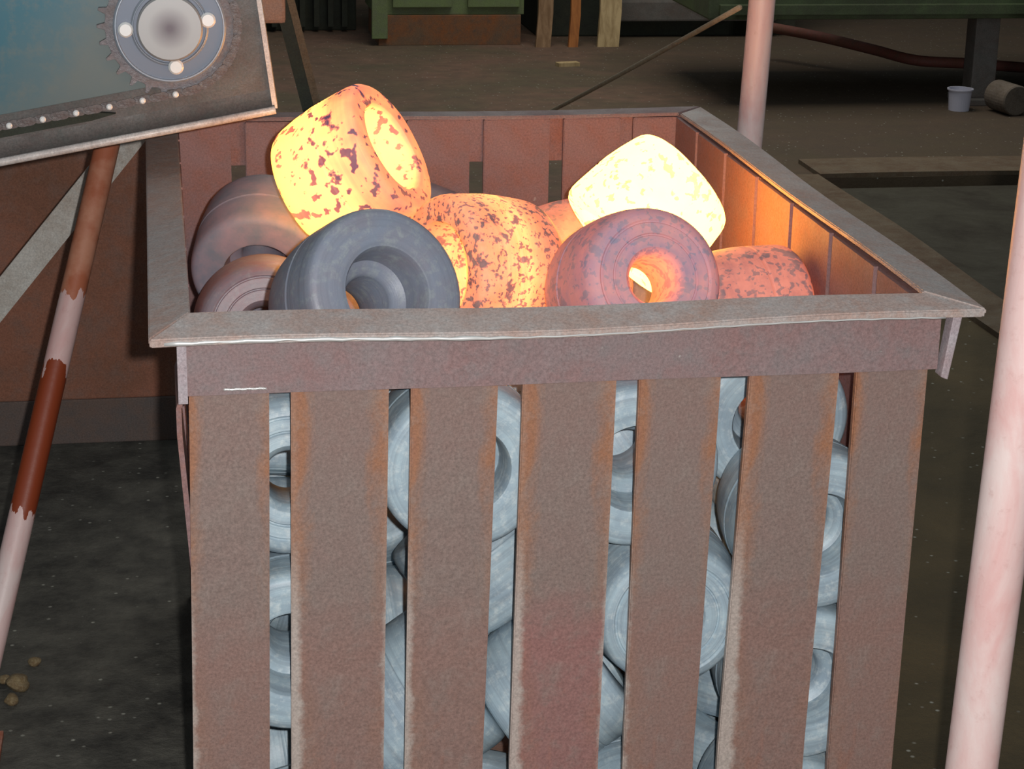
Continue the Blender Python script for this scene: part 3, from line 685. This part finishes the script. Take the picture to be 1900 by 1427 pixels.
# right: green machine bed on feet
gb = thing('green_machine_bed', 'dark green machine bed on grey legs, top right of the hall', 'machine', (3.9, 7.2, 0))
bm = nb(); bx(bm, 2.55, 5.2, 6.92, 8.0, .425, .95, .01); obj('bed', bm, 'greend', gb)
bm = nb(); bx(bm, 2.6, 5.2, 6.89, 6.92, .45, .50, .004); obj('edge_strip', bm, 'greend', gb)
for x0 in (3.92, 4.95):
    bm = nb(); bx(bm, x0, x0 + .125, 6.96, 7.08, .03, .43, .006); lg = obj('leg', bm, 'greyd', gb)
    bm = nb(); bx(bm, x0 - .05, x0 + .175, 6.9, 7.14, 0, .03, .004); obj('foot_plate', bm, 'greyd', gb)
M['roller'] = rust_steel('roller_face', sr(112, 100, 88), sr(90, 80, 70), sr(120, 112, 104), 10, .8, False)
bm = nb(); lathe(bm, [(.068, 0), (.074, .006), (.074, .18), (.068, .186)], 32)
bmesh.ops.transform(bm, matrix=Matrix.Rotation(PI / 2, 4, 'X') , verts=bm.verts)
o = obj('steel_roller', bm, 'roller', smooth=False); o.location = (3.99, 6.80, .074); o.rotation_euler = (0, 0, .15)
tag(o, 'round brown steel roller end lying under the green machine bed', 'roller')
M['plastic'], t, b = mat('pale_plastic', .4); b.inputs['Base Color'].default_value = (*sr(190, 190, 205), 1)
bm = nb(); lathe(bm, [(.050, 0), (.056, .09), (.060, .10), (.064, .10), (.064, .106), (.055, .106), (.050, .01)], 28)
o = obj('plastic_cup', bm, 'plastic', smooth=False); o.location = (3.80, 6.80, 0)
tag(o, 'pale lilac plastic cup on the floor by the machine leg', 'cup')
# red hose sagging under the bed, and the cord
M['hose'] = rust_steel('red_hose', sr(122, 70, 62), sr(110, 72, 56), sr(100, 76, 66), 8, .7, False)
def bez(ps, n=40):
    out = []
    for s in range(len(ps) - 1):
        p0 = Vector(ps[max(s - 1, 0)]); p1 = Vector(ps[s]); p2 = Vector(ps[s + 1]); p3 = Vector(ps[min(s + 2, len(ps) - 1)])
        for i in range(n // (len(ps) - 1)):
            t_ = i / (n // (len(ps) - 1)); out.append(.5 * ((2 * p1) + (p2 - p0) * t_ + (2 * p0 - 5 * p1 + 4 * p2 - p3) * t_ ** 2 + (3 * p1 - p0 - 3 * p2 + p3) * t_ ** 3))
    out.append(Vector(ps[-1])); return out
bm = nb(); tube(bm, bez([(3.2852, 8.3606, 0.1865), (3.4989, 8.1040, 0.1690), (3.7164, 7.8420, 0.1370), (3.8682, 7.5955, 0.1170), (4.1460, 7.5433, 0.1060), (4.6773, 7.6457, 0.0510)]), .028, 14); tag(obj('red_hose', bm, 'hose', smooth=True), 'dull red hose hanging under the green machine bed', 'hose')
M['cord'] = rust_steel('tan_cord', sr(164, 148, 122), sr(150, 128, 104), sr(172, 160, 136), 20, .8, False)
bm = nb(); tube(bm, [Vector((1.1500, 1.5360, 1.1970)).lerp(Vector((1.0850, 5.6544, 0.0200)), k / 20) - Vector((0, 0, .02 * math.sin(PI * k / 20))) for k in range(21)], .0058, 10); tag(obj('taut_cord', bm, 'cord', smooth=True), 'thin tan cord running from the pink post down behind the bin', 'cord')

# debris
M['stone'] = rust_steel('clinker', sr(130, 112, 80), sr(104, 84, 60), sr(150, 138, 110), 30, .9, False)
dl = ['largest clinker lump on the floor at the lower left', 'small clinker chip on the dark floor, lower left', 'flat clinker crumb beside the larger lump, lower left', 'tan clinker bit at the left frame edge']
for k, (x, y, s) in enumerate(((-.325, 1.03, .022), (-.30, 1.13, .013), (-.335, .97, .014), (-.352, 1.06, .012))):
    bm = nb(); bmesh.ops.create_icosphere(bm, subdivisions=3, radius=s)
    for v_ in bm.verts: v_.co *= 1 + .35 * mnoise.noise(v_.co * 60 + Vector((k, 0, 0)))
    for v_ in bm.verts: v_.co.z *= .7
    o = obj('clinker_lump', bm, 'stone', smooth=True); o.location = (x, y, s * .6); tag(o, dl[k], 'clinker', 'clinker lumps on the floor')
